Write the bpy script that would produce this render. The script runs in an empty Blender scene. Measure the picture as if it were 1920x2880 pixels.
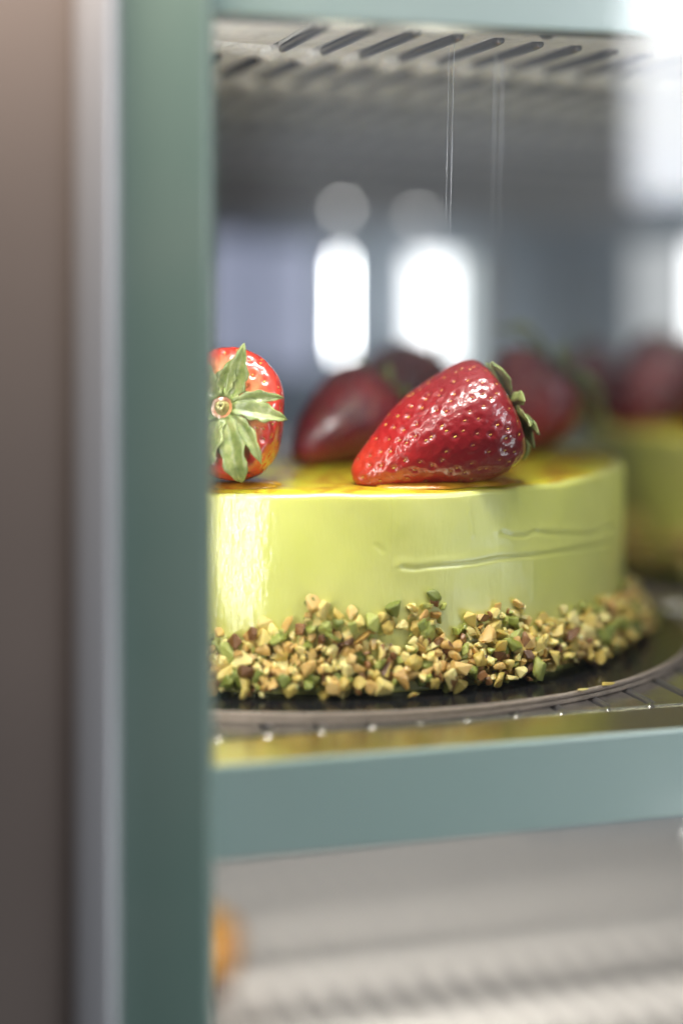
import bpy, bmesh, math, random
import numpy as np
from mathutils import Vector, Matrix, Quaternion
random.seed(7); rng = np.random.default_rng(7)
R = math.radians
scene = bpy.context.scene
C = scene.collection

# ------------------------------------------------------------------ camera
F = 4000.0            # focal length in photograph units (1568 wide)
EYE = 0.1133          # camera height above the middle shelf plate
cam_d = bpy.data.cameras.new("camera"); cam = bpy.data.objects.new("camera", cam_d); C.objects.link(cam)
cam.location = (0, 0, EYE); cam.rotation_euler = (R(90), 0, 0)
cam_d.sensor_fit = 'HORIZONTAL'; cam_d.sensor_width = 24.0
cam_d.lens = F / 1568 * 24.0
cam_d.shift_y = -526 / 1568
cam_d.clip_start = 0.01; cam_d.clip_end = 60
cam_d.dof.use_dof = True; cam_d.dof.focus_distance = 0.476; cam_d.dof.aperture_fstop = 1.85
cam_d.dof.aperture_blades = 9
scene.camera = cam
scene.view_settings.view_transform = 'Standard'; scene.view_settings.look = 'None'
scene.view_settings.exposure = 0.0; scene.view_settings.gamma = 1.0

def P(px, py, d):
    """point seen at (px, py) of the photograph, d metres into the scene"""
    return Vector(((px - 784) / F * d, d, EYE - (py - 650) / F * d))

# ------------------------------------------------------------------ world and lamps (indoor case: no sky)
w = bpy.data.worlds.new("World"); scene.world = w; w.use_nodes = True
bg = w.node_tree.nodes['Background']; bg.inputs[0].default_value = (0.78, 0.86, 1.0, 1); bg.inputs[1].default_value = 0.065

def area(name, loc, target, sx, sy, power, col=(1, 1, 1), spread=180):
    l = bpy.data.lights.new(name, 'AREA'); l.shape = 'RECTANGLE'; l.size = sx; l.size_y = sy
    l.energy = power; l.color = col; l.spread = R(spread)
    o = bpy.data.objects.new(name, l); C.objects.link(o); o.location = loc
    z = (Vector(loc) - Vector(target)).normalized()
    x = Vector((0, 0, 1)).cross(z)
    x = Vector((1, 0, 0)) if x.length < 1e-3 else x.normalized()
    y = z.cross(x)
    o.rotation_euler = Matrix((x, y, z)).transposed().to_euler()
    return o
# rail direction (the case front recedes to the right)
T = Vector((0.9577, 0.2878, 0)); NRM = Vector((-0.2878, 0.9577, 0))
A0 = Vector((-0.03144, 0.4137, 0))      # front edge of the middle rail, where it meets the post
def UW(u, w_, z): return A0 + T * u + NRM * w_ + Vector((0, 0, z))

area("led_strip_corner", (-0.0485, 0.4215, 0.085), (-0.026, 0.468, 0.080), 0.0060, 0.17, 0.098, (1.0, 0.97, 0.90))
area("fill_light_shelf", UW(0.055, 0.018, 0.173), UW(0.06, 0.058, 0.03), 0.12, 0.005, 0.085, (1.0, 0.98, 0.93), 75)  # unseen fill lamp added to light the cake front from above
area("led_strip_lower_shelf", UW(0.10, 0.06, -0.026), UW(0.10, 0.30, -0.19), 0.40, 0.015, 1.2, (1.0, 0.92, 0.82))
area("canopy_lamp", (-0.09, 0.350, 0.305), (-0.06, 0.41, 0.0), 0.12, 0.02, 0.68, (1.0, 0.86, 0.74))
area("room_window", (0.451, 0.109, EYE + 0.155), (0.0766, 0.44, EYE + 0.10), 0.11, 0.22, 1.15, (0.93, 0.95, 1.0))
lp = bpy.data.lights.new("counter_bulb", 'POINT'); lp.energy = 0.11; lp.shadow_soft_size = 0.004; lp.color = (1, .98, .97)
lo = bpy.data.objects.new("counter_bulb", lp); C.objects.link(lo); lo.location = (0.375, 0.167, -0.150)
area("veil_light", (0.79, -0.49, EYE + 0.17), (0.02, 0.43, EYE), 0.44, 0.52, 0.68, (0.84, 0.92, 1.0))  # added light panel; its reflection makes the haze on the glass
area("rail_fill_light", (0.47, 0.25, -0.18), (0.05, 0.43, -0.03), 0.14, 0.20, 0.55, (0.90, 0.97, 1.0))  # unseen lamp added low down to brighten the front rails
area("fill_light_rear", UW(0.24, 0.10, 0.172), (0.185, 0.630, 0.03), 0.12, 0.012, 0.075, (1.0, 0.97, 0.90), 80)  # added fill for the second cake and the back of the case
area("room_ceiling_light", (0.35, -0.9, 1.0), (0.05, 0.5, 0.15), 1.0, 0.8, 0.5, (0.92, 0.96, 1.0))

# ------------------------------------------------------------------ helpers
def new_mat(name, base=(.8, .8, .8), rough=.5, metal=0, coat=0, coat_r=.05, sss=0, sss_r=(1, .5, .25), sss_s=.004, spec=.5):
    m = bpy.data.materials.new(name); m.use_nodes = True
    b = m.node_tree.nodes['Principled BSDF']
    b.inputs['Base Color'].default_value = (*base, 1); b.inputs['Roughness'].default_value = rough
    b.inputs['Metallic'].default_value = metal; b.inputs['Coat Weight'].default_value = coat
    b.inputs['Coat Roughness'].default_value = coat_r
    b.inputs['Specular IOR Level'].default_value = spec
    if sss:
        b.inputs['Subsurface Weight'].default_value = sss; b.inputs['Subsurface Radius'].default_value = sss_r
        b.inputs['Subsurface Scale'].default_value = sss_s
    return m, m.node_tree, b
def node(nt, t, **kw):
    n = nt.nodes.new(t)
    for k, v in kw.items():
        if k in n.inputs: n.inputs[k].default_value = v
        else: setattr(n, k, v)
    return n
def coords(nt, scale=(1, 1, 1), rot=(0, 0, 0)):
    tc = nt.nodes.new('ShaderNodeTexCoord'); mp = nt.nodes.new('ShaderNodeMapping')
    mp.inputs['Scale'].default_value = scale; mp.inputs['Rotation'].default_value = rot
    nt.links.new(tc.outputs['Object'], mp.inputs[0]); return mp.outputs[0]
def noise(nt, vec, scale, detail=3, rough=.5):
    n = node(nt, 'ShaderNodeTexNoise', Scale=scale, Detail=detail, Roughness=rough)
    nt.links.new(vec, n.inputs['Vector']); return n.outputs[0]
def ramp(nt, fac, stops):
    r = nt.nodes.new('ShaderNodeValToRGB'); e = r.color_ramp.elements
    while len(e) < len(stops): e.new(0.5)
    for i, (p, c) in enumerate(stops):
        e[i].position = p; e[i].color = (*c, 1) if len(c) == 3 else c
    nt.links.new(fac, r.inputs[0]); return r.outputs[0]
def bump(nt, h, b, strength, dist, prev=None):
    n = node(nt, 'ShaderNodeBump', Strength=strength, Distance=dist)
    nt.links.new(h, n.inputs['Height'])
    if prev is not None: nt.links.new(prev, n.inputs['Normal'])
    nt.links.new(n.outputs[0], b.inputs['Normal']); 
    nt.links.new(n.outputs[0], b.inputs['Coat Normal'])
    return n.outputs[0]
def emit_mat(name, col, s):
    m = bpy.data.materials.new(name); m.use_nodes = True; nt = m.node_tree; nt.nodes.clear()
    e = node(nt, 'ShaderNodeEmission', Strength=s); e.inputs[0].default_value = (*col, 1)
    o = nt.nodes.new('ShaderNodeOutputMaterial'); nt.links.new(e.outputs[0], o.inputs[0]); return m

def link(name, me, mats, parent=None, loc=None, mw=None):
    if isinstance(me, bmesh.types.BMesh):
        b = me; me = bpy.data.meshes.new(name); b.to_mesh(me); b.free()
    if mats is not None and not me.materials:
        for m in (mats if isinstance(mats, (list, tuple)) else [mats]): me.materials.append(m)
    o = bpy.data.objects.new(name, me); C.objects.link(o)
    if parent: o.parent = parent
    if loc is not None: o.location = loc
    if mw is not None: o.matrix_local = mw
    return o
def thing(name, label, cat, loc=(0, 0, 0), group=None):
    o = bpy.data.objects.new(name, None); C.objects.link(o); o.location = loc; o.empty_display_size = .01
    tag(o, label, cat, group); return o
def tag(o, label=None, cat=None, group=None, kind=None):
    if label: o['label'] = label
    if cat: o['category'] = cat
    if group: o['group'] = group
    if kind: o['kind'] = kind
    return o
def smooth(o, on=True):
    o.data.polygons.foreach_set('use_smooth', [on] * len(o.data.polygons)); return o
def mesh_np(name, V, Fc, sm=True):
    me = bpy.data.meshes.new(name); me.from_pydata([tuple(v) for v in V], [], [tuple(f) for f in Fc]); me.update()
    if sm: me.polygons.foreach_set('use_smooth', [True] * len(me.polygons))
    return me
def grid_faces(nu, nv, wrap_u=False, off=0):
    f = []
    for j in range(nv - 1):
        for i in range(nu if wrap_u else nu - 1):
            a = off + j * nu + i; b = off + j * nu + (i + 1) % nu
            f.append((a, b, b + nu, a + nu))
    return f
def add_uwbox(bm, u0, u1, w0, w1, z0, z1, bev=0):
    vs = [bm.verts.new(UW(u, w_, z)) for z in (z0, z1) for (u, w_) in ((u0, w0), (u1, w0), (u1, w1), (u0, w1))]
    fs = [(3, 2, 1, 0), (4, 5, 6, 7), (0, 1, 5, 4), (1, 2, 6, 5), (2, 3, 7, 6), (3, 0, 4, 7)]
    faces = [bm.faces.new([vs[i] for i in f]) for f in fs]
    if bev:
        es = list({e for f in faces for e in f.edges})
        bmesh.ops.bevel(bm, geom=es, offset=bev, segments=2, profile=.5, affect='EDGES')
def uwbox(name, m, parent, *a, bev=0):
    bm = bmesh.new(); add_uwbox(bm, *a, bev=bev); return link(name, bm, m, parent)

# ------------------------------------------------------------------ materials: case
m_teal, nt, b = new_mat('teal_paint', (.25, .40, .35), .28, coat=.35, coat_r=.12)
nz = noise(nt, coords(nt), 900, 2); bump(nt, nz, b, .05, .0002)
nz = noise(nt, coords(nt), 12, 3)
nt.links.new(ramp(nt, nz, [(.35, (.18, .285, .245)), (.65, (.23, .32, .28))]), b.inputs[0])
m_rail, nt, b = new_mat('lit_teal_paint', (.50, .64, .60), .3, coat=.35, coat_r=.15)  # the post's teal, paled so the rails look more brightly lit
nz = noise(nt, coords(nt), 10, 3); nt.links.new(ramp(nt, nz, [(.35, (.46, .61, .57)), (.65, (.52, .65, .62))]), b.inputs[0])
m_alu, nt, b = new_mat('satin_aluminium', (.66, .66, .68), .42, metal=.55)
bump(nt, noise(nt, coords(nt, (1, 1, 40)), 60, 3), b, .08, .0005)
m_wallpaint, nt, b = new_mat('beige_panel_paint', (.33, .28, .25), .6)
nz = noise(nt, coords(nt), 9, 3); nt.links.new(ramp(nt, nz, [(.3, (.20, .165, .148)), (.7, (.24, .198, .176))]), b.inputs[0])
m_cap, nt, b = new_mat('reflection_tinted_steel', (.66, .60, .36), .24, metal=1)  # olive tint painted in for the cake's reflection on the steel
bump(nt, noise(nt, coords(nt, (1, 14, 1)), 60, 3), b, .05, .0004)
m_frost, nt, b = new_mat('frosted_white_coat', (.76, .74, .73), .55)
v = coords(nt); nz = noise(nt, v, 260, 6, .7); nt.links.new(ramp(nt, nz, [(.3, (.70, .685, .675)), (.65, (.90, .88, .87))]), b.inputs[0])
p1 = bump(nt, noise(nt, v, 1500, 4, .7), b, .6, .0006); bump(nt, noise(nt, v, 420, 3), b, .5, .0015, p1)
m_plate, nt, b = new_mat('dull_shelf_steel', (.60, .60, .60), .2, metal=.95)
v = coords(nt); nz = noise(nt, v, 120, 4); nt.links.new(ramp(nt, nz, [(.3, (.40, .40, .41)), (.7, (.60, .58, .56))]), b.inputs[0])
bump(nt, noise(nt, v, 300, 3), b, .25, .0008)
m_lip, nt, b = new_mat('grey_slot_steel', (.20, .19, .20), .30, metal=.7)
bump(nt, noise(nt, coords(nt), 700, 2), b, .2, .0003)
m_dark, nt, b = new_mat('dark_inner_panel', (.2, .25, .30), .5)
nz = noise(nt, coords(nt), 7, 3); nt.links.new(ramp(nt, nz, [(.35, (.24, .29, .35)), (.65, (.42, .49, .56))]), b.inputs[0])
m_pale, nt, b = new_mat('pale_inner_panel', (.50, .50, .52), .5)
nz = noise(nt, coords(nt), 9, 3); nt.links.new(ramp(nt, nz, [(.35, (.42, .42, .44)), (.65, (.55, .55, .57))]), b.inputs[0])
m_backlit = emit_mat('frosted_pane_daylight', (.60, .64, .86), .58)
m_panel_glow = emit_mat('pale_panel_glow', (.80, .82, .84), .62)  # pale panel given its own glow to look brightly lit
m_window = emit_mat('bright_window', (.98, .98, 1.0), 3.2)
m_window2 = emit_mat('pale_window', (.85, .95, .98), 1.0)
m_tube = emit_mat('lamp_tube', (1.0, .99, .99), 24.0)
m_glint = emit_mat('glint_glow', (1.0, .97, .95), 9.0)  # glow for painted reflection glints, not a lamp
# clear glass: fresnel mirror over transparency
m_glass = bpy.data.materials.new('clear_glass'); m_glass.use_nodes = True; nt = m_glass.node_tree; nt.nodes.clear()
lw = node(nt, 'ShaderNodeLayerWeight', Blend=.5); pw = node(nt, 'ShaderNodeMath', operation='POWER'); nt.links.new(lw.outputs['Facing'], pw.inputs[0]); pw.inputs[1].default_value = 5
fr = node(nt, 'ShaderNodeMath', operation='MULTIPLY_ADD'); nt.links.new(pw.outputs[0], fr.inputs[0]); fr.inputs[1].default_value = .9; fr.inputs[2].default_value = .036; tr = nt.nodes.new('ShaderNodeBsdfTransparent'); tr.inputs[0].default_value = (.985, .995, .99, 1)
gl = node(nt, 'ShaderNodeBsdfGlossy', Roughness=.012); mx = nt.nodes.new('ShaderNodeMixShader'); out = nt.nodes.new('ShaderNodeOutputMaterial')
nt.links.new(fr.outputs[0], mx.inputs[0]); nt.links.new(tr.outputs[0], mx.inputs[1]); nt.links.new(gl.outputs[0], mx.inputs[2]); nt.links.new(mx.outputs[0], out.inputs[0])
m_streak = bpy.data.materials.new('clear_streak'); m_streak.use_nodes = True; nt = m_streak.node_tree  # for strands that stand for reflection lines in the glass
b = nt.nodes['Principled BSDF']; b.inputs['Base Color'].default_value = (.9, .92, 1, 1); b.inputs['Roughness'].default_value = .25
b.inputs['Alpha'].default_value = .5
nt.links.new(ramp(nt, noise(nt, coords(nt, (1, 1, 1)), 40, 2), [(.3, (.4, .4, .4)), (.7, (.65, .65, .65))]), b.inputs['Alpha'])

# ------------------------------------------------------------------ the display case
case = thing('display_case', 'refrigerated glass display case with teal corner post at left of the cake', 'display case')
def post_part(name, m, px0, px1, d0, d1, z0=-.42, z1=.40, bev=.0015):
    bm = bmesh.new()
    x0 = (px0 - 784) / F * d0; x1 = (px1 - 784) / F * d0
    vs = [bm.verts.new((x, y, z)) for z in (z0, z1) for (x, y) in ((x0, d0), (x1, d0), (x1, d1), (x0, d1))]
    for f in [(3, 2, 1, 0), (4, 5, 6, 7), (0, 1, 5, 4), (1, 2, 6, 5), (2, 3, 7, 6), (3, 0, 4, 7)]: bm.faces.new([vs[i] for i in f])
    bmesh.ops.bevel(bm, geom=bm.edges[:], offset=bev, segments=3, profile=.5, affect='EDGES')
    o = link(name, bm, m, case); smooth(o); return o
post_part('corner_post', m_teal, 262, 487, .405, .415, bev=.0022)
post_part('trim_strip', m_alu, 168, 266, .397, .409, bev=.002)
post_part('side_panel', m_wallpaint, -900, 172, .400, .412)
# inner lining of the post, seen as the soft second edge at the top
bm = bmesh.new()
# glass front pane between post and the right, just ahead of the rails
uwbox('glass_pane', m_glass, case, .0005, .46, -.0105, -.0065, -.34, .36)
# case back (d = .92) and its panels and lamps
def back_box(name, m, px0, px1, py0, py1, d, th, parent=case):
    a = P(px0, py0, d); c = P(px1, py1, d); bm = bmesh.new()
    vs = [bm.verts.new((x, y, z)) for z in (c.z, a.z) for (x, y) in ((a.x, d), (c.x, d), (c.x, d + th), (a.x, d + th))]
    for f in [(3, 2, 1, 0), (4, 5, 6, 7), (0, 1, 5, 4), (1, 2, 6, 5), (2, 3, 7, 6), (3, 0, 4, 7)]: bm.faces.new([vs[i] for i in f])
    return link(name, bm, m, parent)
bw = back_box('back_wall', m_dark, -700, 3300, -300, 4200, .98, .02, None); tag(bw, kind='structure')
back_box('glowing_pane', m_backlit, 470, 575, 545, 835, .955, .01)
back_box('glowing_pane', m_backlit, 600, 735, 560, 850, .955, .01)
back_box('window_pane', m_window, 945, 1040, 592, 842, .93, .008)
back_box('window_pane', m_window2, 1043, 1085, 592, 870, .93, .008)
m_header, nt, b = new_mat('dark_header_paint', (.2, .19, .19), .6)
nt.links.new(ramp(nt, noise(nt, coords(nt), 8, 3), [(.35, (.32, .31, .32)), (.65, (.45, .44, .45))]), b.inputs[0])
back_box('header_board', m_header, -300, 1465, 330, 512, .935, .02)
back_box('mullion', m_pale, 1090, 1140, 560, 960, .93, .02)
back_box('glowing_pane', m_panel_glow, 1458, 1640, 560, 1010, .90, .01)  # case panel that glows in place of light falling on it
back_box('window_pane', m_window, 1595, 1760, 560, 800, .885, .008)
# vertical lamp tube with rounded ends
def tube(name, m, p0, p1, r, parent=None, seg=10):
    bm = bmesh.new(); ax = (p1 - p0); L = ax.length; q = ax.to_track_quat('Z', 'Y').to_matrix().to_4x4()
    prof = [(0, 0), (r * .7, r * .3), (r, r), (r, L - r), (r * .7, L - r * .3), (0, L)]
    if name == 'reflection_streak': prof = [(0, 0), (r * .04, L * .02), (r * .25, L * .25), (r * .7, L * .5), (r, L * .75), (r, L)]
    rings = []
    for rr, z in prof:
        rings.append([bm.verts.new(Matrix.Translation(p0) @ q @ Vector((rr * math.cos(2 * math.pi * i / seg), rr * math.sin(2 * math.pi * i / seg), z))) for i in range(seg)] if rr > 0 else [bm.verts.new(Matrix.Translation(p0) @ q @ Vector((0, 0, z)))])
    for a, c in zip(rings, rings[1:]):
        for i in range(seg):
            j = (i + 1) % seg
            if len(a) == 1: bm.faces.new((a[0], c[j], c[i]))
            elif len(c) == 1: bm.faces.new((a[i], a[j], c[0]))
            else: bm.faces.new((a[i], a[j], c[j], c[i]))
    o = link(name, bm, m, parent); smooth(o); return o
tube('lamp_tube', m_tube, P(784, 812, .92), P(784, 592, .92), .0012, case)
tube('tube_glint', m_glint, P(776, 479, .89), P(796, 479, .89), .0011, case)  # glowing rod standing for the tube's reflection under the shelf
tube('tube_glint', m_glint, P(945, 496, .90), P(975, 496, .90), .0005, case)  # second, dimmer glint made as a glowing rod

# ------------------------------------------------------------------ slotted shelves
SL_W, SL_L, PITCH, SKEW, ROW = .0022, .050, .0132, .30, .0735
def make_slot_lip():
    """pressed lip: rounded bar lying along w, with a drooping tongue at its far end"""
    V = []; Fc = []; n = 8; prof = [(-.0005, .0004), (.0, .0011), (.004, .0014), (SL_L * .5, .00145), (SL_L - .005, .0014), (SL_L - .001, .0012), (SL_L, .0005)]
    for (y, r) in prof:
        for i in range(n):
            a = 2 * math.pi * i / n; V.append((r * math.cos(a), y, r * math.sin(a)))
    Fc = grid_faces(n, len(prof), True); Fc.append(tuple(range(n))[::-1]); Fc.append(tuple(range((len(prof) - 1) * n, len(prof) * n)))
    return mesh_np('slot_lip', V, Fc)
lip_me = make_slot_lip(); lip_me.materials.append(m_lip)
bump_me = None
def make_bump():
    bm = bmesh.new(); bmesh.ops.create_icosphere(bm, subdivisions=3, radius=1)
    for v_ in bm.verts:
        n_ = 1 + .12 * math.sin(v_.co.x * 4 + 1) * math.cos(v_.co.y * 5) ; v_.co *= n_
        v_.co.x *= .0042; v_.co.y *= .0065; v_.co.z *= .0034
    me = bpy.data.meshes.new('pressed_bump'); bm.to_mesh(me); bm.free()
    me.polygons.foreach_set('use_smooth', [True] * len(me.polygons)); return me
bump_up = make_bump(); bump_up.materials.append(m_frost)
bump_st = make_bump(); bump_st.transform(Matrix.Diagonal((.30, .30, .36, 1))); bump_st.materials.append(m_plate)
shelf_q = Matrix((T, NRM, Vector((0, 0, 1)))).transposed().to_4x4()
def shelf(label, ztop, u0, u1, w1, rail_z, underside, mat_plate, bm_me, w_lo=.0, row0=-3, lim=150, sgn=1, rowp=ROW, skew=SKEW, near=False):
    pl0 = .0130 if underside else rail_z[2] + .0006
    """plate with long pressed slots, rail in front. sgn=+1: lips stand above the plate, -1: below"""
    s = thing('slotted_shelf', label, 'shelf')
    th = .0012
    # rail: front band, cap
    z0, z1, dep = rail_z
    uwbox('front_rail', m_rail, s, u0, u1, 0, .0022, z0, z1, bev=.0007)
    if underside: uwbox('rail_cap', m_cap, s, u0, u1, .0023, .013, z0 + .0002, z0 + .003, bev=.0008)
    else:
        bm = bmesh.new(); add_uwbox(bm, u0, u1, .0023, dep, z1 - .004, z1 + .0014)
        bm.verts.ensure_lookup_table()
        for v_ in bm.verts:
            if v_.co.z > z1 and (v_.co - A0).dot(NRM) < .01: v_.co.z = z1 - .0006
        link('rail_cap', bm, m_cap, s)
    # plate cells
    cells = []; ncol = int((u1 - u0) / PITCH)
    bm = bmesh.new(); n = 0
    for i in range(ncol):
        uc = u0 + (i + .5) * PITCH
        a, c = uc - PITCH / 2, uc + PITCH / 2
        starts = sorted(x for x in [w_lo + skew * (uc - .03) + k * rowp for k in range(row0, 14)] if x > pl0 + .001 and x + SL_L < w1)
        # solid side strips of the column and the bridges between slots
        add_uwbox(bm, a, uc - SL_W / 2, pl0, w1, ztop - th, ztop)
        add_uwbox(bm, uc + SL_W / 2, c, pl0, w1, ztop - th, ztop)
        prev = pl0
        for x in starts:
            add_uwbox(bm, uc - SL_W / 2, uc + SL_W / 2, prev, x, ztop - th, ztop); prev = x + SL_L
            cells.append((uc, x))
        add_uwbox(bm, uc - SL_W / 2, uc + SL_W / 2, prev, w1, ztop - th, ztop)
    link('shelf_plate', bm, mat_plate, s)
    zf = ztop if sgn > 0 else ztop - th
    cells.sort(key=lambda q: q[1])
    for (uc, x) in cells[:lim]:
        mw = Matrix.Translation(UW(uc + (.0018), x, zf + (sgn * .0006 if not near else -.0011))) @ shelf_q @ Matrix.Rotation(R(random.uniform(-.6, .6)), 4, 'Z')
        o = link('slot_lip', lip_me, None, s, mw=mw)
        o = link('pressed_bump', bm_me, None, s, mw=Matrix.Translation(UW(uc + random.uniform(-.0006, .0006), (x - .0006 if near else x + SL_L + .0035), zf + (sgn * .0004 if not near else -.0009))) @ shelf_q @ Matrix.Rotation(R(random.uniform(-12, 12)), 4, 'Z') @ Matrix.Diagonal((random.uniform(.9, 1.15), random.uniform(.9, 1.15), random.uniform(.85, 1.1), 1)))
    # ribs: the folded ridge running through the slot ends
    for k in range(row0, 12):
        pts = []
        for i in range(0, ncol * 4 + 1):
            u = u0 + i * PITCH / 4; w_ = w_lo + skew * (u - .03) + k * rowp + SL_L + .006
            if .018 < w_ < w1 - .02: pts.append((u, w_))
        if len(pts) < 8: continue
        V = []; m_ = 9
        for (u, w_) in pts:
            hump = (.0022 if rowp == ROW else .0055) + .0005 * math.cos(2 * math.pi * (u - u0) / PITCH)
            for j in range(m_):
                a = math.pi * j / (m_ - 1)
                V.append(UW(u, w_ + .0075 * math.cos(a), zf - sgn * .0003 + sgn * hump * math.sin(a)))
        o = link('pressed_rib', mesh_np('pressed_rib', V, grid_faces(m_, len(pts))), mat_plate, s)
    return s
shelf('frost white slotted shelf with teal front rail above the cake', EYE + .0675, .0, .40, .50, (EYE + .0640, EYE + .094, .01), True, m_frost, bump_up, w_lo=.016, sgn=-1, lim=210)
shelf('steel slotted shelf with teal front rail carrying the pistachio cake', 0.0, .0, .50, .50, (-.0245, -.0018, .0175), False, m_plate, bump_st, w_lo=.0195, sgn=1, skew=0, near=True, row0=0)
shelf('lowest slotted shelf, blurred, below the teal rail under the cake', -.190, -.05, .50, .56, (-.225, -.205, .02), False, m_frost, bump_up, w_lo=.02, sgn=1, rowp=.062, skew=0)

# ------------------------------------------------------------------ cake
CX, CY, CR = -.00907, .567, .100
BZ = .0030; CZ = BZ                       # board thickness; cake base
CH = .0534
def project(p):
    d = p[1]; return 784 + F * p[0] / d, 650 + F * (EYE - p[2]) / d
def pix2cyl(px, py, r=CR):
    k = (px - 784) / F
    # ray (k t, t): (k t - CX)^2 + (t - CY)^2 = r^2
    a = k * k + 1; bq = -2 * (k * CX + CY); c = CX * CX + CY * CY - r * r
    disc = max(bq * bq - 4 * a * c, 0); t = (-bq - math.sqrt(disc)) / (2 * a)
    x = k * t - CX; y = t - CY
    return math.atan2(x, -y), EYE - (py - 650) / F * t       # angle 0 faces the camera
creases = [([(925, 1302), (950, 1306), (985, 1301), (1040, 1297), (1090, 1292), (1140, 1282), (1210, 1276), (1280, 1268), (1340, 1260), (1390, 1250), (1420, 1246)], .00030),
           ([(1150, 1222), (1175, 1231), (1205, 1230), (1223, 1221), (1260, 1226), (1310, 1227), (1350, 1228), (1372, 1224), (1395, 1214), (1421, 1208)], .00030),
           ([(1225, 1200), (1226, 1222)], .0002), ([(862, 1252), (878, 1266)], .00015),
           ([(1072, 1150), (1078, 1190), (1084, 1230)], -.00018), ([(1222, 1290), (1224, 1380)], -.00012)]
def cake_body(detail=True):
    nth = 900 if detail else 160
    prof = []
    nz_ = 110 if detail else 14
    for i in range(nz_): prof.append((CR, i / (nz_ - 1) * (CH - .0014)))
    for i in range(1, 9):
        a = i / 8 * math.pi / 2; prof.append((CR - .0014 + .0014 * math.cos(a), CH - .0014 + .0014 * math.sin(a)))
    prof.append((CR - .006, CH - .0004)); prof.append((.05, CH - .001)); prof.append((.001, CH - .001))
    th = np.linspace(-math.pi, math.pi, nth, endpoint=False)
    pr = np.array(prof); TH, PRr = np.meshgrid(th, pr[:, 0]); _, Zz = np.meshgrid(th, pr[:, 1])
    disp = .0004 * np.sin(TH * 3 + 1) + .00025 * np.sin(TH * 7 + Zz * 90) + .00015 * np.sin(TH * 19 + 2 + Zz * 160)
    lip = .00022 * (np.sin(TH * 5 + 2) + .6 * np.sin(TH * 13 + .5) + .5 * np.sin(TH * 29))
    Z2 = Zz + np.where(Zz > CH - .003, lip, 0)
    Z2 = Z2 + np.where((Zz > CH - .003) & (PRr > CR - .003), .0014 * np.exp(-((TH - 1.30) / .06) ** 2), 0)
    if detail:
        for pts, dep in creases:
            q = [pix2cyl(*p) for p in pts]; q = [(a * CR, z - CZ) for a, z in q]
            X = TH * CR; Y = Zz; best = np.full(X.shape, 1.0); sg = np.zeros(X.shape)
            for (x0, y0), (x1, y1) in zip(q, q[1:]):
                dx, dy = x1 - x0, y1 - y0; L2 = dx * dx + dy * dy
                t = np.clip(((X - x0) * dx + (Y - y0) * dy) / L2, 0, 1)
                ddx = X - (x0 + t * dx); ddy = Y - (y0 + t * dy); dd = np.sqrt(ddx ** 2 + ddy ** 2)
                s_ = np.sign(ddy); m = dd < best; best = np.where(m, dd, best); sg = np.where(m, s_, sg)
            disp = disp - dep * np.exp(-(best / .0005) ** 2)
            if dep > .00025: disp = disp + np.where(sg > 0, .00014, .00004) * np.exp(-((best - .0013) / .0013) ** 2)
    inside = PRr > CR - .003
    rr = PRr + np.where(inside, disp, 0)
    V = np.stack([rr * np.sin(TH), -rr * np.cos(TH), Z2], -1).reshape(-1, 3)
    Fc = grid_faces(nth, len(prof), True)
    Fc.append(tuple(range(nth))[::-1])
    return mesh_np('cream_coat', V, Fc)

m_cream, nt, b = new_mat('pistachio_cream', (.76, .73, .24), .40, coat=1.0, coat_r=.035, sss=.25, sss_r=(1, .9, .3), sss_s=.006)
v = coords(nt); nz = noise(nt, v, 30, 4)
nt.links.new(ramp(nt, nz, [(.3, (.61, .625, .14)), (.55, (.65, .65, .18)), (.75, (.68, .67, .22))]), b.inputs[0])
pa = bump(nt, noise(nt, coords(nt, (1, 1, .30)), 620, 4, .6), b, .2, .0008)
b.inputs['Coat IOR'].default_value = 1.85
pb = bump(nt, noise(nt, coords(nt, (1, 1, .5)), 110, 3, .6), b, .16, .0014, pa)
tcx = nt.nodes.new('ShaderNodeTexCoord'); sxx = nt.nodes.new('ShaderNodeSeparateXYZ'); nt.links.new(tcx.outputs['Object'], sxx.inputs[0])
mrx = node(nt, 'ShaderNodeMapRange'); nt.links.new(sxx.outputs[0], mrx.inputs[0]); mrx.inputs[1].default_value = -.004; mrx.inputs[2].default_value = -.018; mrx.inputs[3].default_value = .12; mrx.inputs[4].default_value = .5
nt.links.new(mrx.outputs[0], pa.node.inputs['Strength'])
mry = node(nt, 'ShaderNodeMapRange'); nt.links.new(sxx.outputs[0], mry.inputs[0]); mry.inputs[1].default_value = -.004; mry.inputs[2].default_value = .03; mry.inputs[3].default_value = .035; mry.inputs[4].default_value = .34; nt.links.new(mry.outputs[0], b.inputs['Coat Roughness'])
#      # rough spatula-dragged patch on the left of the side
bump(nt, noise(nt, v, 40, 2), b, .22, .004, pb)
m_glaze, nt, b = new_mat('fruit_glaze', (.6, .5, .03), .3, coat=.45, coat_r=.10, spec=.3, sss=.1, sss_r=(1, .7, .1), sss_s=.004)
v = coords(nt)
wv = node(nt, 'ShaderNodeTexWave', Scale=14, Distortion=9, Detail=4); wv.inputs['Detail Scale'].default_value = 1.6
nt.links.new(v, wv.inputs['Vector'])
nz = noise(nt, v, 34, 5, .65)
mxn = nt.nodes.new('ShaderNodeMath'); mxn.operation = 'MULTIPLY_ADD'; nt.links.new(wv.outputs[1], mxn.inputs[0]); mxn.inputs[1].default_value = .38; nt.links.new(nz, mxn.inputs[2])
nt.links.new(ramp(nt, mxn.outputs[0], [(.46, (.62, .58, .045)), (.70, (.56, .44, .025)), (.86, (.42, .24, .015)), (.97, (.58, .48, .03))]), b.inputs[0])
pa = bump(nt, noise(nt, v, 90, 3), b, .5, .0015); bump(nt, noise(nt, coords(nt, (.25, 1.6, 1)), 420, 3), b, .25, .0007, pa)

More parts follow.
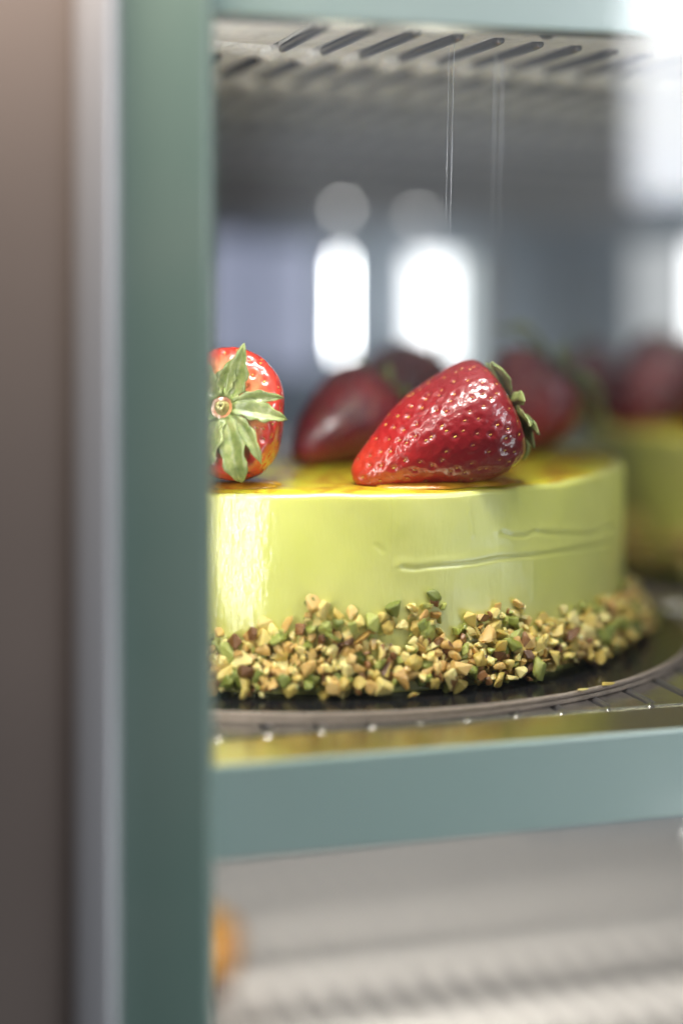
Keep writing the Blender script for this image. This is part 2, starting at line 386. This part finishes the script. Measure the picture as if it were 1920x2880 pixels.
def glaze_mesh(seed):
    r_ = np.random.default_rng(seed); nth, nr = 260, 46; ph = r_.uniform(0, 6, 6)
    th = np.linspace(-math.pi, math.pi, nth, endpoint=False); V = []
    for j in range(nr):
        f = j / (nr - 1); r = .0005 + f * (CR - .0019)
        edge = (1 - f) * (CR)
        z = CH + .0006 + .0002 * np.sin(th * 4 + ph[0] + r * 90) * f + .00012 * np.sin(th * 11 + ph[1] + r * 210) * f
        if j == nr - 1: z = z * 0 + CH - .0012
        elif j == nr - 2: z = z - .0003
        rr = r + (.0006 * np.sin(th * 9 + ph[2]) + .0005 * np.sin(th * 23 + ph[3])) * (f ** 6)
        V += list(np.stack([rr * np.sin(th), -rr * np.cos(th), z], -1))
    return mesh_np('glaze_top', V, grid_faces(nth, nr, True))

cake = thing('cake', 'round pale green cream cake with nut crumbs, centre of the shelf, fully in view', 'cake', (CX, CY, CZ))
link('cream_coat', cake_body(True), m_cream, cake); link('glaze_top', glaze_mesh(3), m_glaze, cake)
def pool(px, py, d, ax, ay, rot):
    c = P(px, py, d); V = []; n = 64; prof = [(1.0, -.0003), (.97, .0004), (.85, .0010), (.6, .0013), (.02, .0014)]
    for rr, z in prof:
        for i in range(n):
            a = 2 * math.pi * i / n; w_ = 1 + .08 * math.sin(3 * a + px) + .05 * math.sin(7 * a)
            V.append((rr * ax * math.cos(a) * w_, rr * ay * math.sin(a) * w_, z))
    link('glaze_pool', mesh_np('glaze_pool', V, grid_faces(n, len(prof), True)), m_pool, cake, mw=Matrix.Translation((c.x - CX, c.y - CY, CH + .0007)) @ Matrix.Rotation(R(rot), 4, 'Z'))
m_pool, nt, b = new_mat('amber_syrup', (.42, .17, .012), .3, coat=.15, coat_r=.08, spec=.3)
nt.links.new(ramp(nt, noise(nt, coords(nt), 120, 3), [(.35, (.30, .10, .008)), (.65, (.52, .30, .02))]), b.inputs[0])
pool(1000, 1090, .489, .0215, .0108, 8); pool(545, 1080, .484, .0130, .0095, 0); pool(790, 1070, .556, .018, .015, 20)
cake_me2 = cake_body(False)
C2 = Vector((.1960, .712, CZ))
cake2 = thing('cake', 'second yellow green cake, blurred, behind the front cake at the right edge', 'cake', C2)
link('cream_coat', cake_me2, m_cream, cake2); link('glaze_top', glaze_mesh(8), m_glaze, cake2)

# ------------------------------------------------------------------ cake boards
m_black, nt, b = new_mat('black_foil', (.010, .010, .011), .2, spec=.25)
bump(nt, noise(nt, coords(nt), 500, 3), b, .12, .0004)
m_card, nt, b = new_mat('layered_cardboard', (.38, .30, .25), .85)
tc = coords(nt, (1, 1, 7)); nz = noise(nt, tc, 600, 5, .7)
nt.links.new(ramp(nt, nz, [(.25, (.22, .18, .15)), (.5, (.36, .29, .24)), (.75, (.48, .40, .34))]), b.inputs[0]); bump(nt, nz, b, .7, .0005)
def lathe(name, prof, nth=256, rough=0):
    th = np.linspace(-math.pi, math.pi, nth, endpoint=False); V = []
    for i, (r, z) in enumerate(prof):
        j = rng.normal(0, rough, nth) if r > .119 else np.zeros(nth)
        V += list(np.stack([(r + j) * np.sin(th), -(r + j) * np.cos(th), np.full(nth, z) + rng.normal(0, rough * .35, nth) * (r > .119)], -1))
    return mesh_np(name, V, grid_faces(nth, len(prof), True))
BR = .1206
def board(loc, label):
    t = thing('cake_board', label, 'cake board', loc)
    link('cardboard_layer', lathe('cardboard_layer', [(.001, .00005), (BR - .0004, .00005), (BR, .0002), (BR + .0001, .0008), (BR - .0002, .0014)], 700, .00005), m_card, t)
    link('cardboard_layer', lathe('cardboard_layer', [(BR - .0010, .00142), (BR - .0004, .00150), (BR - .0001, .0018), (BR, .0024), (BR - .0004, .0029), (BR - .0007, .00292)], 700, .00006), m_card, t)
    o = link('foil_top', lathe('foil_top', [(BR - .0007, .00294), (BR - .0016, .0030), (.001, .0030)], 256), m_black, t)
    return t
board((CX, CY, 0), 'round black cake board with layered cardboard edge under the front cake')
board((C2.x, C2.y, 0), 'round black cake board under the blurred second cake at right')

# ------------------------------------------------------------------ chopped nuts
def nut_mat(name, c0, c1, c2, sss=.35):
    m, nt, b = new_mat(name, c1, .38, coat=.25, coat_r=.15, sss=sss, sss_r=(1, .7, .3), sss_s=.002)
    tc = coords(nt); oi = nt.nodes.new('ShaderNodeObjectInfo')
    nz = noise(nt, tc, 420, 4, .6); ad = nt.nodes.new('ShaderNodeMath'); ad.operation = 'MULTIPLY_ADD'
    nt.links.new(oi.outputs['Random'], ad.inputs[0]); ad.inputs[1].default_value = .5; nt.links.new(nz, ad.inputs[2])
    nt.links.new(ramp(nt, ad.outputs[0], [(.4, c0), (.72, c1), (1.0, c2)]), b.inputs[0])
    bump(nt, noise(nt, tc, 1400, 3), b, .35, .0004); return m
m_n = [nut_mat('cream_nut', (.46, .32, .06), (.66, .51, .14), (.80, .69, .30)),
       nut_mat('tan_nut', (.42, .23, .06), (.58, .36, .10), (.66, .47, .18)),
       nut_mat('green_pistachio', (.10, .13, .02), (.24, .27, .04), (.40, .42, .11)),
       nut_mat('brown_skin_nut', (.06, .024, .008), (.17, .065, .018), (.28, .13, .04), 0)]
def hull_bm(seed, sz=1.0):
    r_ = random.Random(seed); bm = bmesh.new()
    n = r_.randint(9, 13); asp = (r_.uniform(.85, 1.3), r_.uniform(.7, 1), r_.uniform(.55, .85))
    for _ in range(n):
        d = Vector([r_.gauss(0, 1) for _ in range(3)]).normalized() * r_.uniform(.8, 1.0)
        bm.verts.new((d.x * asp[0] * .5 * sz, d.y * asp[1] * .5 * sz, d.z * asp[2] * .5 * sz))
    res = bmesh.ops.convex_hull(bm, input=bm.verts[:])
    bmesh.ops.delete(bm, geom=[g for g in bm.verts if not g.link_faces], context='VERTS')
    bmesh.ops.bevel(bm, geom=bm.edges[:], offset=.06 * sz, segments=1, profile=.5, affect='EDGES', clamp_overlap=True)
    bmesh.ops.recalc_face_normals(bm, faces=bm.faces[:]); return bm
variants = []
for s in range(40):
    bm = hull_bm(s); me = bpy.data.meshes.new('nut_chip'); 
    kind = [0, 0, 1, 0, 1, 2, 0, 1, 0, 0, 1, 2][s % 12] if s != 8 else 3
    if s % 7 == 3:                         # skin on one side
        d = Vector((random.gauss(0, 1), random.gauss(0, 1), random.gauss(0, 1))).normalized()
        for f in bm.faces:
            if f.normal.dot(d) > .45: f.material_index = 1
    for f in bm.faces: f.smooth = False
    bm.to_mesh(me); bm.free(); me.materials.append(m_n[kind]); me.materials.append(m_n[3]); variants.append(me)
upper = [(440, 1440), (480, 1436), (560, 1452), (590, 1428), (640, 1440), (690, 1408), (712, 1362), (735, 1368), (770, 1395), (860, 1402), (930, 1392), (985, 1362), (1015, 1375), (1040, 1445), (1070, 1405), (1120, 1400), (1185, 1376), (1215, 1405), (1260, 1412), (1310, 1398), (1370, 1368), (1400, 1380), (1440, 1330), (1500, 1380)]
lower = [(440, 1600), (490, 1592), (560, 1612), (650, 1618), (690, 1580), (730, 1592), (790, 1606), (860, 1612), (930, 1565), (960, 1578), (1040, 1588), (1080, 1570), (1180, 1582), (1230, 1570), (1270, 1530), (1330, 1522), (1370, 1530), (1410, 1500), (1480, 1450)]
def interp(tab, x):
    return float(np.interp(x, [a for a, _ in tab], [b_ for _, b_ in tab]))
gaps = [(905, 1466, 42, 20), (1035, 1430, 22, 26), (655, 1500, 16, 12), (1090, 1470, 16, 12), (830, 1500, 14, 10), (885, 1590, 34, 14), (725, 1602, 25, 12)]
chips = []; cand = 0
def try_chip(th, z, off, size, mind):
    r = CR + off; p = Vector((r * math.sin(th), -r * math.cos(th), z))
    wpt = p + Vector((CX, CY, CZ)); px, py = project(wpt)
    front = math.cos(th) > .05
    if front:
        up = interp(upper, px) + 9 * math.sin(px * .13) + 7 * math.sin(px * .047 + 1); lo = interp(lower, px)
        if py < up + 10 or py > lo - 8: return
        for gx, gy, gw, gh in gaps:
            if ((px - gx) / gw) ** 2 + ((py - gy) / gh) ** 2 < 1: return
        if py < up + 48 and random.random() < .5: return
    else:
        if z > .017 + .006 * math.sin(th * 7): return
    for q in chips:
        if abs(q[0].x - p.x) < mind and (q[0] - p).length < mind * .5 * (size + q[1]) / .0062: return
    chips.append((p, size, th, px, py))
for _ in range(19000):
    th = random.uniform(-1.75, 1.75) if random.random() < .85 else random.uniform(-math.pi, math.pi)
    z = random.triangular(.0012, .030, .004); size = random.choice((.0032, .0044, .0054, .0064, .0076))
    maxoff = .0088 * max(0, 1 - z / .017) ** .8
    off = random.uniform(0, 1) ** .8 * maxoff + size * .16
    try_chip(th, z, off, size, .0025)
chips.sort(key=lambda c: -(c[3] > 470) * math.cos(c[2]))
vis = [c for c in chips if c[3] > 466 and math.cos(c[2]) > .0]
rest = [c for c in chips if not (c[3] > 466 and math.cos(c[2]) > .0)]
vis.sort(key=lambda c: -(c[1] * 100 + (c[0].length - CR) * 20)); rest += vis[300:]; vis = vis[:300]
print('chips', len(chips), len(vis))
big_dark = {}
for (p, size, th, px, py) in vis:
    me = variants[random.randrange(40)]
    q = Quaternion([random.gauss(0, 1) for _ in range(4)]).normalized()
    o = link('nut_chip', me, None, cake)
    o.matrix_local = Matrix.Translation(p) @ q.to_matrix().to_4x4() @ Matrix.Scale(size, 4)
# hand-placed pieces that stand out along the upper edge of the nut band
def hero(px, py, kind, sx, sy, sz, seed, rot=0):
    a, z = pix2cyl(px, py, CR + .001); ro = .0012 if py < 1420 else .0045; p = Vector(((CR + ro) * math.sin(a), -(CR + ro) * math.cos(a), z - CZ))
    bm = hull_bm(seed); me = bpy.data.meshes.new('nut_chip'); bm.to_mesh(me); bm.free(); me.materials.append(m_n[kind]); me.materials.append(m_n[3])
    if kind != 3 and seed % 2:
        for f in me.polygons:
            if f.normal.x > .5: f.material_index = 1
    o = link('nut_chip', me, None, cake)
    o.matrix_local = Matrix.Translation(p) @ Matrix.Rotation(a, 4, 'Z') @ Matrix.Rotation(R(rot), 4, 'Y') @ Matrix.Diagonal((sx, sz, sy, 1))
for h in [(588, 1450, 3, .0035, .0062, .003, 101, 10), (712, 1385, 2, .0038, .0070, .004, 102, -8), (738, 1412, 0, .0055, .0045, .004, 104, 20),
          (775, 1425, 2, .0048, .0045, .004, 106, 0), (810, 1432, 2, .0050, .0075, .004, 108, 12), (800, 1468, 3, .0048, .0040, .003, 110, 0),
          (762, 1458, 2, .0050, .0034, .003, 112, 25), (980, 1388, 2, .0055, .0036, .003, 114, -20), (1003, 1382, 3, .0046, .0052, .004, 116, 20),
          (962, 1430, 2, .0050, .0062, .004, 118, -30), (1186, 1388, 1, .0068, .0052, .005, 119, 10), (1123, 1413, 3, .0022, .0040, .002, 122, -10),
          (950, 1398, 0, .0045, .0044, .004, 124, 0), (1168, 1470, 1, .0042, .0062, .004, 126, 20), (1092, 1510, 3, .0058, .0048, .004, 128, -30),
          (1142, 1488, 2, .0034, .0062, .003, 130, 25), (1040, 1532, 2, .0056, .0042, .004, 132, 20), (885, 1415, 0, .0042, .0045, .004, 134, 0),
          (620, 1535, 3, .0058, .0062, .004, 136, 20), (1382, 1383, 1, .0050, .0045, .004, 138, 0), (1322, 1400, 2, .0042, .0050, .003, 140, 0)]:
    hero(*h)
bm = bmesh.new()
def add_stuff(bm, p, size):
    s = bmesh.new(); 
    me = variants[random.randrange(40)]; s.free()
    n0 = len(bm.verts); f0 = len(bm.faces)
    bm.from_mesh(me); bm.verts.ensure_lookup_table(); bm.faces.ensure_lookup_table()
    mm = Matrix.Translation(p) @ Quaternion([random.gauss(0, 1) for _ in range(4)]).normalized().to_matrix().to_4x4() @ Matrix.Scale(size, 4)
    bmesh.ops.transform(bm, matrix=mm, verts=bm.verts[n0:])
    k = random.choice((0, 0, 1, 1, 2, 0, 3)); 
    for f in bm.faces[f0:]: f.material_index = k
for (p, size, th, px, py) in rest: add_stuff(bm, p, size)
# small crumbs filling between the big pieces
for _ in range(700):
    th = random.uniform(-1.75, 1.75); z = random.triangular(.001, .026, .003)
    off = random.random() * .0065 * max(0, 1 - z / .017) ** .8 + .0003
    p = Vector(((CR + off) * math.sin(th), -(CR + off) * math.cos(th), z)); px, py = project(p + Vector((CX, CY, CZ)))
    if px > 460 and math.cos(th) > 0:
        if py < interp(upper, px) + 22 or py > interp(lower, px) - 4: continue
        if any(((px - gx) / gw) ** 2 + ((py - gy) / gh) ** 2 < 1 for gx, gy, gw, gh in gaps): continue
    add_stuff(bm, p, random.uniform(.002, .0036))
o = link('nut_crumbs', bm, m_n, cake); tag(o, kind='stuff')
bm = bmesh.new()
for _ in range(1100):
    th = random.uniform(-math.pi, math.pi); z = random.triangular(.001, .025, .006)
    off = random.random() * .008 * max(0, 1 - z / .024) + .001
    add_stuff(bm, Vector(((CR + off) * math.sin(th), -(CR + off) * math.cos(th), z)), random.uniform(.003, .0055))
o = link('nut_crumbs', bm, m_n, cake2); tag(o, kind='stuff')
# chips lying loose on the board
for (px, py, sz, lab, k, seed) in [(948, 1600, .0046, 'cream nut chip lying alone on the black board in front of the cake', 0, 201),
                             (1392, 1566, .0060, 'pale sliver of nut on the board rim, the larger, right one of two', 0, 203),
                             (1338, 1578, .0036, 'tiny pale nut sliver on the board rim, left of the larger sliver', 0, 205)]:
    bm = hull_bm(seed); me = bpy.data.meshes.new('loose_nut_chip'); bm.to_mesh(me); bm.free(); me.materials.append(m_n[k])
    d = (EYE - BZ) * F / (py - 650 + 8); o = link('loose_nut_chip', me, None)
    fl = .8 if seed == 201 else .22
    o.matrix_world = Matrix.Translation(Vector(((px - 784) / F * d, d, BZ + sz * fl * .36))) @ Matrix.Rotation(R(20), 4, 'Z') @ Matrix.Diagonal((sz * (.8 if seed == 201 else 1.3), sz * .8, sz * fl, 1))
    tag(o, lab, 'nut', 'loose nut chips on the board')

# ------------------------------------------------------------------ strawberries
m_berry, nt, b = new_mat('strawberry_flesh', (.5, .02, .02), .34, coat=.75, coat_r=.04, sss=.08, sss_r=(1, .2, .1), sss_s=.003)
tc = nt.nodes.new('ShaderNodeTexCoord'); sx = nt.nodes.new('ShaderNodeSeparateXYZ'); nt.links.new(tc.outputs['Object'], sx.inputs[0])
nz = noise(nt, tc.outputs['Object'], 90, 3); ad = nt.nodes.new('ShaderNodeMath'); ad.operation = 'MULTIPLY_ADD'
nt.links.new(nz, ad.inputs[0]); ad.inputs[1].default_value = .016; nt.links.new(sx.outputs[2], ad.inputs[2])
mr = node(nt, 'ShaderNodeMapRange'); mr.inputs[1].default_value = .0035; mr.inputs[2].default_value = .052; nt.links.new(ad.outputs[0], mr.inputs[0])
nt.links.new(ramp(nt, mr.outputs[0], [(.0, (.24, .19, .02)), (.05, (.34, .14, .02)), (.11, (.42, .035, .014)), (.33, (.30, .010, .010)), (.62, (.19, .0045, .008)), (.90, (.17, .006, .010))]), b.inputs[0])
bump(nt, noise(nt, tc.outputs['Object'], 380, 2), b, .4, .0011)
m_berry3, nt, b = new_mat('shaded_strawberry_flesh', (.16, .010, .03), .4, coat=.4, coat_r=.10)  # shade on the berries behind is put into this darker flesh
nt.links.new(ramp(nt, noise(nt, coords(nt), 60, 3), [(.35, (.08, .005, .012)), (.65, (.22, .014, .022))]), b.inputs[0])
m_berry2, nt, b = new_mat('light_strawberry_flesh', (.6, .05, .03), .28, coat=1.0, coat_r=.04, sss=.2, sss_r=(1, .3, .15), sss_s=.004)
tc = nt.nodes.new('ShaderNodeTexCoord'); sx = nt.nodes.new('ShaderNodeSeparateXYZ'); nt.links.new(tc.outputs['Object'], sx.inputs[0])
mr = node(nt, 'ShaderNodeMapRange'); mr.inputs[1].default_value = .028; mr.inputs[2].default_value = .0480
nz = noise(nt, tc.outputs['Object'], 120, 3); ad = nt.nodes.new('ShaderNodeMath'); ad.operation = 'MULTIPLY_ADD'
nt.links.new(nz, ad.inputs[0]); ad.inputs[1].default_value = .004; nt.links.new(sx.outputs[2], ad.inputs[2]); nt.links.new(ad.outputs[0], mr.inputs[0])
nt.links.new(ramp(nt, mr.outputs[0], [(.0, (.42, .015, .018)), (.7, (.45, .018, .016)), (.93, (.52, .05, .03)), (1.0, (.62, .25, .10))]), b.inputs[0])
bump(nt, noise(nt, tc.outputs['Object'], 330, 2), b, .2, .0008)
m_seed, nt, b = new_mat('strawberry_seed', (.62, .36, .06), .35, coat=.3)
nt.links.new(ramp(nt, noise(nt, coords(nt), 160, 1), [(.35, (.30, .09, .02)), (.65, (.55, .32, .06))]), b.inputs[0])
m_sepal, nt, b = new_mat('strawberry_leaf', (.2, .3, .06), .45, coat=.35, coat_r=.15, sss=.15, sss_r=(.5, 1, .2), sss_s=.001)
v = coords(nt, (1, 1, .6)); nz = noise(nt, v, 260, 5, .65)
nt.links.new(ramp(nt, nz, [(.3, (.10, .14, .04)), (.5, (.21, .25, .08)), (.7, (.36, .37, .15))]), b.inputs[0]); bump(nt, noise(nt, v, 500, 3), b, .5, .0006)
m_stem, nt, b = new_mat('strawberry_stem', (.50, .48, .12), .5, coat=.4)
nt.links.new(ramp(nt, noise(nt, coords(nt), 300, 3), [(.35, (.22, .20, .05)), (.65, (.48, .42, .16))]), b.inputs[0])

L0, R0 = .046, .0166
KP = [(0, 0), (.015, .14), (.05, .25), (.12, .38), (.22, .53), (.36, .71), (.52, .875), (.68, .975), (.80, 1.02), (.90, .985), (.955, .88), (.988, .62), (1.0, .28), (.992, .05)]
def prof_curve(n=160):
    pts = [Vector((r * R0, t * L0, 0)) for t, r in KP]; out_ = []
    ext = [pts[0] - (pts[1] - pts[0])] + pts + [pts[-1]]
    for i in range(1, len(ext) - 2):
        for k in range(14):
            t = k / 14; p0, p1, p2, p3 = ext[i - 1:i + 3]
            out_.append(.5 * ((2 * p1) + (p2 - p0) * t + (2 * p0 - 5 * p1 + 4 * p2 - p3) * t * t + (3 * p1 - p0 - 3 * p2 + p3) * t ** 3))
    out_.append(pts[-1]); A = np.array([(max(p.x, 0), p.y) for p in out_])
    s = np.r_[0, np.cumsum(np.hypot(*np.diff(A, axis=0).T))]
    si = np.linspace(0, s[-1], n); return np.c_[np.interp(si, s, A[:, 0]), np.interp(si, s, A[:, 1])], s[-1]
PC, PLEN = prof_curve()
def berry_mesh(seed, nth=190, asym=1.0):
    r_ = np.random.default_rng(seed); n = len(PC)
    th = np.linspace(0, 2 * math.pi, nth, endpoint=False)
    ph = r_.uniform(0, 6, 8)
    def rad(t, a): # lumpy cross section
        return 1 + asym * (.045 * np.sin(2 * a + ph[0]) + .03 * np.sin(3 * a + ph[1]) + .02 * np.sin(4 * a + ph[2] + 5 * t) + .02 * np.sin(5 * t * 3 + ph[3] + a))
    tt = np.linspace(0, 1, n)
    Rr = PC[:, 0][:, None] * rad(tt[:, None], th[None, :]); Zz = np.repeat(PC[:, 1][:, None], nth, 1)
    V = np.stack([Rr * np.cos(th), Rr * np.sin(th), Zz], -1)
    # seeds: golden-angle spiral, even over the surface
    area_ = np.r_[0, np.cumsum(PC[1:, 0] + PC[:-1, 0])]; area_ /= area_[-1]
    N = 250; seeds = []; nrm = []
    for k in range(N):
        f = .006 + .945 * (k + .5) / N; ii = np.interp(f, area_, np.arange(n)) + r_.normal(0, 1.0); ii = min(max(ii, 2), n - 8)
        a = (k * 2.39996 + r_.normal(0, .10)) % (2 * math.pi); i0 = int(ii)
        rr = np.interp(ii, np.arange(n), PC[:, 0]) * rad(ii / (n - 1), a); z = np.interp(ii, np.arange(n), PC[:, 1])
        tg = PC[i0 + 1] - PC[i0 - 1]; tg = tg / np.linalg.norm(tg); nr = np.array([tg[1] * math.cos(a), tg[1] * math.sin(a), -tg[0]])
        seeds.append((rr * math.cos(a), rr * math.sin(a), z)); nrm.append((nr, np.array([tg[0] * math.cos(a), tg[0] * math.sin(a), tg[1]])))
    S = np.array(seeds); flat = V.reshape(-1, 3); dd = np.full(len(flat), 1.0)
    for s in S: dd = np.minimum(dd, ((flat - s) ** 2).sum(1))
    dd = np.sqrt(dd)
    dep = .00040 * np.exp(-(dd / .00066) ** 2) - .00012 * np.exp(-((dd - .0017) / .0007) ** 2)
    cen = np.array([0, 0, L0 * .62]); dr = flat - cen; dr = dr / np.linalg.norm(dr, axis=1)[:, None]
    flat = flat - dr * dep[:, None]
    Fc = grid_faces(nth, n, True)
    me = mesh_np('berry_body', flat, Fc)
    # seeds mesh (tiny, one part)
    sv, sf = [], []; ring = 6
    for s, (nr, tg) in zip(S, nrm):
        c = np.cross(nr, tg); base = len(sv); o_ = s - nr * .00034
        lay = [(-1, 0), (-.6, .8), (.1, 1), (.7, .6), (1, 0)]
        for (q, rr) in lay:
            for k in range(ring):
                a = 2 * math.pi * k / ring
                sv.append(o_ + tg * q * .00056 + (c * math.cos(a) * .00032 + nr * math.sin(a) * .00034) * rr)
        sf += [tuple(i for i in f) for f in grid_faces(ring, len(lay), True, base)]
    return me, mesh_np('seeds', sv, sf)
body_a, seeds_a = berry_mesh(1); body_b, seeds_b = berry_mesh(5)
for q in (seeds_a, seeds_b): q.materials.append(m_seed)

def surf(arc):
    """point and outward normal on the berry's profile, arc metres out from the calyx centre"""
    s = PLEN - arc; f = np.clip(s / PLEN * (len(PC) - 1), 1, len(PC) - 2); i = int(f)
    p = PC[i] * (1 - (f - i)) + PC[i + 1] * (f - i); tg = PC[i + 1] - PC[i - 1]; tg /= np.linalg.norm(tg)
    return p, np.array([tg[1], -tg[0]])
def sepal_mesh(ang, L, W, lift, seed, a0=.0022):
    r_ = random.Random(seed); nu, nv = 7, 15; V = []
    tw = r_.uniform(-.8, .8); bend = r_.uniform(-.3, .3); wob = r_.uniform(0, 6)
    for j in range(nv):
        s = j / (nv - 1); p, nr = surf(a0 + s * L * (1 if lift < .004 else .75)); off = .0005 + lift * s ** 2.2 + .0003 * math.sin(s * 7 + wob)
        c = p + nr * off
        wd = W * (.45 + .55 * math.sin(min(1, s * 1.55) * math.pi / 2)) * (1 - max(0, (s - .45) / .55) ** 1.7) * .5 + .00015
        ca = ang + bend * s
        rad_ = Vector((math.cos(ca), math.sin(ca), 0)); tan = Vector((-math.sin(ca), math.cos(ca), 0))
        ctr = rad_ * c[0] + Vector((0, 0, c[1])); n3 = rad_ * nr[0] + Vector((0, 0, nr[1]))
        for i in range(nu):
            q = (i / (nu - 1) - .5) * 2
            ser = 1 + .16 * math.sin(s * 23 + q * 3 + seed)
            V.append(ctr + tan * (q * wd * ser) + n3 * (abs(q) ** 1.5 * wd * (.35 + .3 * s) - .0004 * (abs(q) < .1) + tw * q * wd * s))
    n1 = len(V); 
    V2 = V + [v_ - Vector((0, 0, 0)) for v_ in V]
    me = mesh_np('sepal', V, grid_faces(nu, nv)); return me
def stem_mesh(L=.0035, r=.0012):
    V = []; n = 12; prof = [(r * 2.6, -.0010), (r * 1.7, .0002), (r * 1.1, .0010), (r, L * .6), (r * 1.05, L), (r * .7, L + .0002), (r * .25, L - .0004)]
    for rr, z in prof:
        for i in range(n):
            a = 2 * math.pi * i / n; V.append((rr * math.cos(a) * (1 + .1 * math.sin(3 * a)), rr * math.sin(a), L0 * .992 + z))
    return mesh_np('stem', V, grid_faces(n, len(prof), True))
def orient(center, axis, roll, scale):
    """local +Z -> axis; local X rolled; 'center' is the berry's middle"""
    z = Vector(axis).normalized(); x = Vector((1, 0, 0)); x = (x - z * x.dot(z))
    if x.length < .2: x = Vector((0, 0, 1)) - z * z.z
    x.normalize(); y = z.cross(x); m = Matrix((x, y, z)).transposed().to_4x4() @ Matrix.Rotation(roll, 4, 'Z')
    sc = Matrix.Diagonal((scale[0], scale[1], scale[2], 1))
    return Matrix.Translation(center) @ m @ sc @ Matrix.Translation((0, 0, -L0 * .56))
def berry(label, center, axis, roll, scale, body, seeds, mat, sepals, group='strawberries on the front cake'):
    t = thing('strawberry', label, 'strawberry', (0, 0, 0), group); t.matrix_world = orient(center, axis, roll, scale)
    me = body.copy(); me.materials.append(mat); link('berry_body', me, None, t)
    tag(link('seeds', seeds, None, t), kind='stuff')
    for i, s in enumerate(sepals):
        o = link('sepal', sepal_mesh(R(s[0]), s[1], s[2], s[3], i + int(abs(s[0]))), m_sepal, t)
        md = o.modifiers.new('thickness', 'SOLIDIFY'); md.thickness = .00035
    link('stem', stem_mesh(), m_stem, t)
    return t
TOPZ = CZ + CH
S1c = P(1010, 1006, .489)
berry('large glossy red strawberry lying on its side, tip left, sharpest in front', S1c, (.90, .16, .41), R(20), (.98, .94, 1.06), body_a, seeds_a, m_berry,
      [(0, .0130, .0050, .001), (30, .010, .0042, .002), (62, .014, .0046, .0070), (92, .017, .0040, .0095), (124, .012, .0050, .002), (158, .011, .0045, .002), (190, .011, .0045, .0015),
       (222, .012, .0048, .0015), (252, .010, .0040, .0030), (283, .012, .0040, .0020), (310, .010, .0045, .0035), (336, .011, .0045, .002)])
S2c = P(539, 968, .490)
berry('light red strawberry with green leaf cap facing front, partly behind the teal post', S2c, (-.13, -.95, .28), 0, (1.0, 1.03, .90), body_b, seeds_b, m_berry2,
      [(86, .0110, .0052, .0070), (52, .0140, .0068, .0095), (20, .0125, .0036, .0020), (-6, .0140, .0054, .0010), (-38, .0140, .0044, .0016), (-72, .0180, .0074, .0012),
       (-105, .017, .008, .003), (-150, .017, .008, .003), (165, .017, .008, .003), (120, .016, .008, .004)])
base = [(a, .016, .0065, .004) for a in range(0, 360, 45)]
berry('dark blurred strawberry lying just behind, between the two front strawberries', P(782, 975, .547), (.45, .55, .30), R(70), (.90, .90, .88), body_b, seeds_b, m_berry3, base)
berry('blurred purple red strawberry farthest back, above the dark one', P(895, 900, .615), (.55, .75, .10), R(200), (1.0, 1.0, .95), body_a, seeds_a, m_berry3, base)
berry('blurred red strawberry behind the large one, leaves pointing up right', P(1186, 953, .577), (.62, .35, .62), R(120), (1.0, 1.0, .90), body_b, seeds_b, m_berry3, [(a, .020, .0075, .009) for a in range(0, 360, 40)])
g2 = 'strawberries on the second cake'
for (px, py, d, ax, lab) in [(1385, 915, .73, (-.6, .2, .5), 'dark out of focus strawberry at the left edge of the second cake'),
                             (1500, 905, .70, (.5, .3, .6), 'purple out of focus strawberry on the second cake, at the right picture edge'),
                             (1640, 905, .69, (.3, -.4, .6), 'strawberry on the second cake just past the right picture edge')]:
    d0 = d; berry(lab, P(px, py, d), ax, 1.0, (1.05, 1.05, 1.0), body_a, seeds_a, m_berry3, base, g2)

# ------------------------------------------------------------------ thin strands standing for reflection lines in the glass
def streak(px0, px1, y1, d, r, label):
    p0 = P(px0, -60, d); p1 = P(px1, y1, d)
    m_ = tube('reflection_streak', m_streak, p1, p0, r, None, 6); tag(m_, label, 'streak', 'thin streaks standing for glass reflections')
streak(1046, 1031, 640, .474, .00011, 'sharp thin clear thread standing for a reflection above the cake, right one of the sharp pair')
streak(1034, 1021, 640, .474, .00008, 'sharp thin clear thread standing for a reflection above the cake, left one of the sharp pair')
streak(1142, 1129, 560, .502, .00022, 'softly blurred clear thread standing for a reflection right of the sharp pair, left one of its pair')
streak(1158, 1146, 560, .502, .00024, 'softly blurred clear thread standing for a reflection, farthest right in the case')

# ------------------------------------------------------------------ pastry on the lower shelf
m_past, nt, b = new_mat('orange_glazed_pastry', (.75, .28, .02), .25, coat=.8)
v = coords(nt); nt.links.new(ramp(nt, noise(nt, v, 60, 4), [(.3, (.35, .12, .015)), (.5, (.66, .31, .02)), (.7, (.74, .42, .05))]), b.inputs[0]); bump(nt, noise(nt, v, 120, 3), b, .6, .002)
m_crust, nt, b = new_mat('brown_pastry_crust', (.16, .07, .025), .7)
bump(nt, noise(nt, coords(nt), 200, 4), b, .8, .002)
px_c = P(438, 2150, .745); base_z = -.190 + .0015
pt = thing('pastry', 'orange glazed round pastry on the lowest shelf, half hidden by the post', 'pastry', (px_c.x, .745, base_z)); pt.scale = (.86, .86, .86)
def lathe_small(name, prof, m, parent, n=48, wob=.0008):
    V = []
    for rr, z in prof:
        for i in range(n):
            a = 2 * math.pi * i / n; q = rr + wob * math.sin(9 * a) * (rr > .005); V.append((q * math.cos(a), q * math.sin(a), z))
    return link(name, mesh_np(name, V, grid_faces(n, len(prof), True)), m, parent)
lathe_small('crust', [(.001, .0003), (.019, .0003), (.0215, .004), (.024, .014), (.0235, .0165), (.021, .0170), (.002, .0168)], m_crust, pt)
lathe_small('glazed_top', [(.0235, .0150), (.0245, .020), (.0235, .027), (.019, .034), (.011, .0385), (.001, .040)], m_past, pt, wob=.0012)
